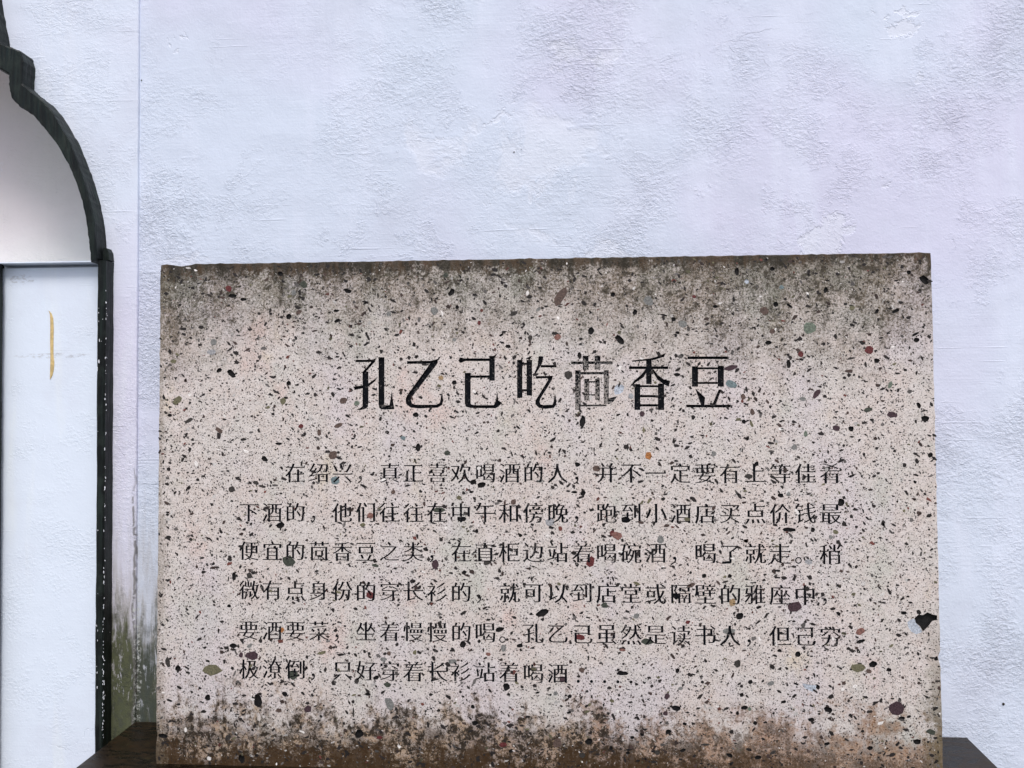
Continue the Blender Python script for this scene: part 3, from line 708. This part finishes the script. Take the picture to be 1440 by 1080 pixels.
pts = [Vector(p) for p in outl]; faces_in = []; edges_in = [(i, (i + 1) % len(outl)) for i in range(len(outl))]
for rg in regions:
    for l in rg['loops']:
        b0 = len(pts); pts += [Vector(p) for p in l]; n_ = len(l); edges_in += [(b0 + i, b0 + (i + 1) % n_) for i in range(n_)]
V, E_, F, _, _, _ = delaunay_2d_cdt(pts, edges_in, [], 0, 1e-7)
VA = np.array([(v.x, v.y) for v in V]); FA = np.array([f for f in F]); CE = VA[FA].mean(axis=1)
lab = np.full(len(FA), -1); ol = np.array(outl)
def winding(Cp, loop):
    a = np.array(loop); b = np.roll(a, -1, axis=0); wn_ = np.zeros(len(Cp), int)
    for (x0, y0), (x1, y1) in zip(a, b):
        s_ = (x1 - x0) * (Cp[:, 1] - y0) - (Cp[:, 0] - x0) * (y1 - y0)
        wn_ += ((y0 <= Cp[:, 1]) & (y1 > Cp[:, 1]) & (s_ > 0)).astype(int)
        wn_ -= ((y0 > Cp[:, 1]) & (y1 <= Cp[:, 1]) & (s_ < 0)).astype(int)
    return wn_
outside = winding(CE, outl) == 0
for k, rg in enumerate(regions):
    allp = np.array([p for l in rg['loops'] for p in l]); mn, mx = allp.min(0), allp.max(0)
    idx = np.where((CE[:, 0] >= mn[0]) & (CE[:, 0] <= mx[0]) & (CE[:, 1] >= mn[1]) & (CE[:, 1] <= mx[1]) & (lab == -1))[0]
    if not len(idx): continue
    wn_ = np.zeros(len(idx), int)
    for l in rg['loops']: wn_ += winding(CE[idx], l)
    lab[idx[wn_ != 0]] = k
lab[outside] = -2
dep = lambda k: 0.0 if k < 0 else regions[k]['depth']
edge_owner = {}
for fi, f in enumerate(FA):
    for i in range(3):
        a, b = int(f[i]), int(f[(i + 1) % 3]); edge_owner.setdefault((min(a, b), max(a, b)), []).append((fi, a, b))
bucket = {}
def bk(k): return bucket.setdefault(k, ([], []))
def addf(k, co):
    vs_, fs_ = bk(k); n_ = len(vs_); vs_ += co; fs_.append(tuple(range(n_, n_ + len(co))))
for fi, f in enumerate(FA):
    k = int(lab[fi])
    if k == -2: continue
    addf(k, [(VA[i][0], dep(k), VA[i][1]) for i in f])
for (a, b), ow in edge_owner.items():
    if len(ow) != 2: continue
    k0, k1 = int(lab[ow[0][0]]), int(lab[ow[1][0]])
    if k0 == k1 or -2 in (k0, k1): continue
    d0, d1 = dep(k0), dep(k1)
    if abs(d0 - d1) < 1e-7: continue
    own = k0 if (d0 > d1) else k1
    if min(d0, d1) < 0: own = k0 if d0 < d1 else k1
    _, p, q = ow[0]
    addf(own, [(VA[p][0], d0, VA[p][1]), (VA[q][0], d0, VA[q][1]), (VA[q][0], d1, VA[q][1]), (VA[p][0], d1, VA[p][1])])
# body: front (with the carved openings), worn arris, sides, top, back
vs, fs = bk(-1); TH = .16; n_ = len(outl); cen = (W / 2, H / 2)
b0 = len(vs)
rings = [(0, 0.0), (.0012, .0006), (.0018, .0022), (.0018, TH)]
for (o_, y) in rings:
    for i, (a, b) in enumerate(outl):
        p0, p1 = outl[i - 1], outl[(i + 1) % n_]; dx, dz = p1[0] - p0[0], p1[1] - p0[1]; l = math.hypot(dx, dz) or 1
        vs.append((a + dz / l * o_, y, b - dx / l * o_))
for r_ in range(3):
    for i in range(n_):
        j = (i + 1) % n_; fs.append((b0 + r_ * n_ + i, b0 + (r_ + 1) * n_ + i, b0 + (r_ + 1) * n_ + j, b0 + r_ * n_ + j))
fs.append(tuple(b0 + 3 * n_ + i for i in range(n_)))
def weld(name, vs, fs, mat):
    bm = bmesh.new(); bv = [bm.verts.new(v) for v in vs]
    for f in fs:
        try: bm.faces.new([bv[i] for i in f])
        except ValueError: pass
    bmesh.ops.remove_doubles(bm, verts=bm.verts, dist=2e-6)
    me = bpy.data.meshes.new(name); bm.to_mesh(me); bm.free(); me.materials.append(mat)
    o = bpy.data.objects.new(name, me); C.objects.link(o); o.parent = tab; return o
body = weld('slab', vs, fs, M_STONE)
for k, rg in enumerate(regions):
    if k in bucket:
        o = weld(rg['name'], *bucket[k], rg['mat'])
        if rg.get('label'): o['label'] = rg['label']

# thousands of small grains, each a thin chip of stone lying in the face
fr = np.random.default_rng(5); NF = 25000
tri_v = [Vector((v[0], v[1], v[2])) for v in vs[:b0]]
bvh = BVHTree.FromPolygons(tri_v, [f for f in fs if max(f) < b0])
gv, gf, gc = [], [], []
us = fr.uniform(.002, W - .002, NF); ws = fr.uniform(.002, H - .002, NF)
for i in range(NF):
    s_ = .00152 * (fr.uniform(.012, 1)) ** -.46 * .5; s_ = min(s_, .0048)
    if i < 1500: s_ = fr.uniform(.0017, .0042)
    el = fr.uniform(1, 2.6); a_, b_ = s_ * math.sqrt(el), s_ / math.sqrt(el)
    if bvh.ray_cast(Vector((us[i], -.01, ws[i])), Vector((0, 1, 0)), .0105)[0] is None: continue
    th = fr.normal(-.25, .8); m = int(fr.integers(4, 8)); n0 = len(gv); y = -.00012 - .00003 * (i % 5)
    a0 = fr.uniform(0, 6)
    for q in range(m):
        t = a0 + q * math.tau / m + fr.uniform(-.3, .3); k = fr.uniform(.7, 1.25)
        x_, z_ = a_ * k * math.cos(t), b_ * k * math.sin(t)
        gv.append((min(max(us[i] + x_ * math.cos(th) - z_ * math.sin(th), .0), W), y, ws[i] + x_ * math.sin(th) + z_ * math.cos(th)))
    gf.append(tuple(range(n0, n0 + m)))
    z = fr.random(); v_ = fr.uniform(.6, 1.5)
    c_ = (.016, .013, .013) if z < .66 else (.055, .035, .030) if z < .78 else (.12, .11, .105) if z < .87 else (.14, .045, .035) if z < .90 else (.13, .12, .07) if z < .93 else (.68, .65, .62)
    gc.append([min(1, q * v_) for q in c_] + [1.0])
go = mesh('stone_grains', gv, gf, fleck_mat(), tab); go['kind'] = 'stuff'
at = go.data.color_attributes.new('grain', 'FLOAT_COLOR', 'CORNER')
arr = np.repeat(np.array(gc), [len(f) for f in gf], axis=0).astype(np.float32).ravel(); at.data.foreach_set('color', arr)
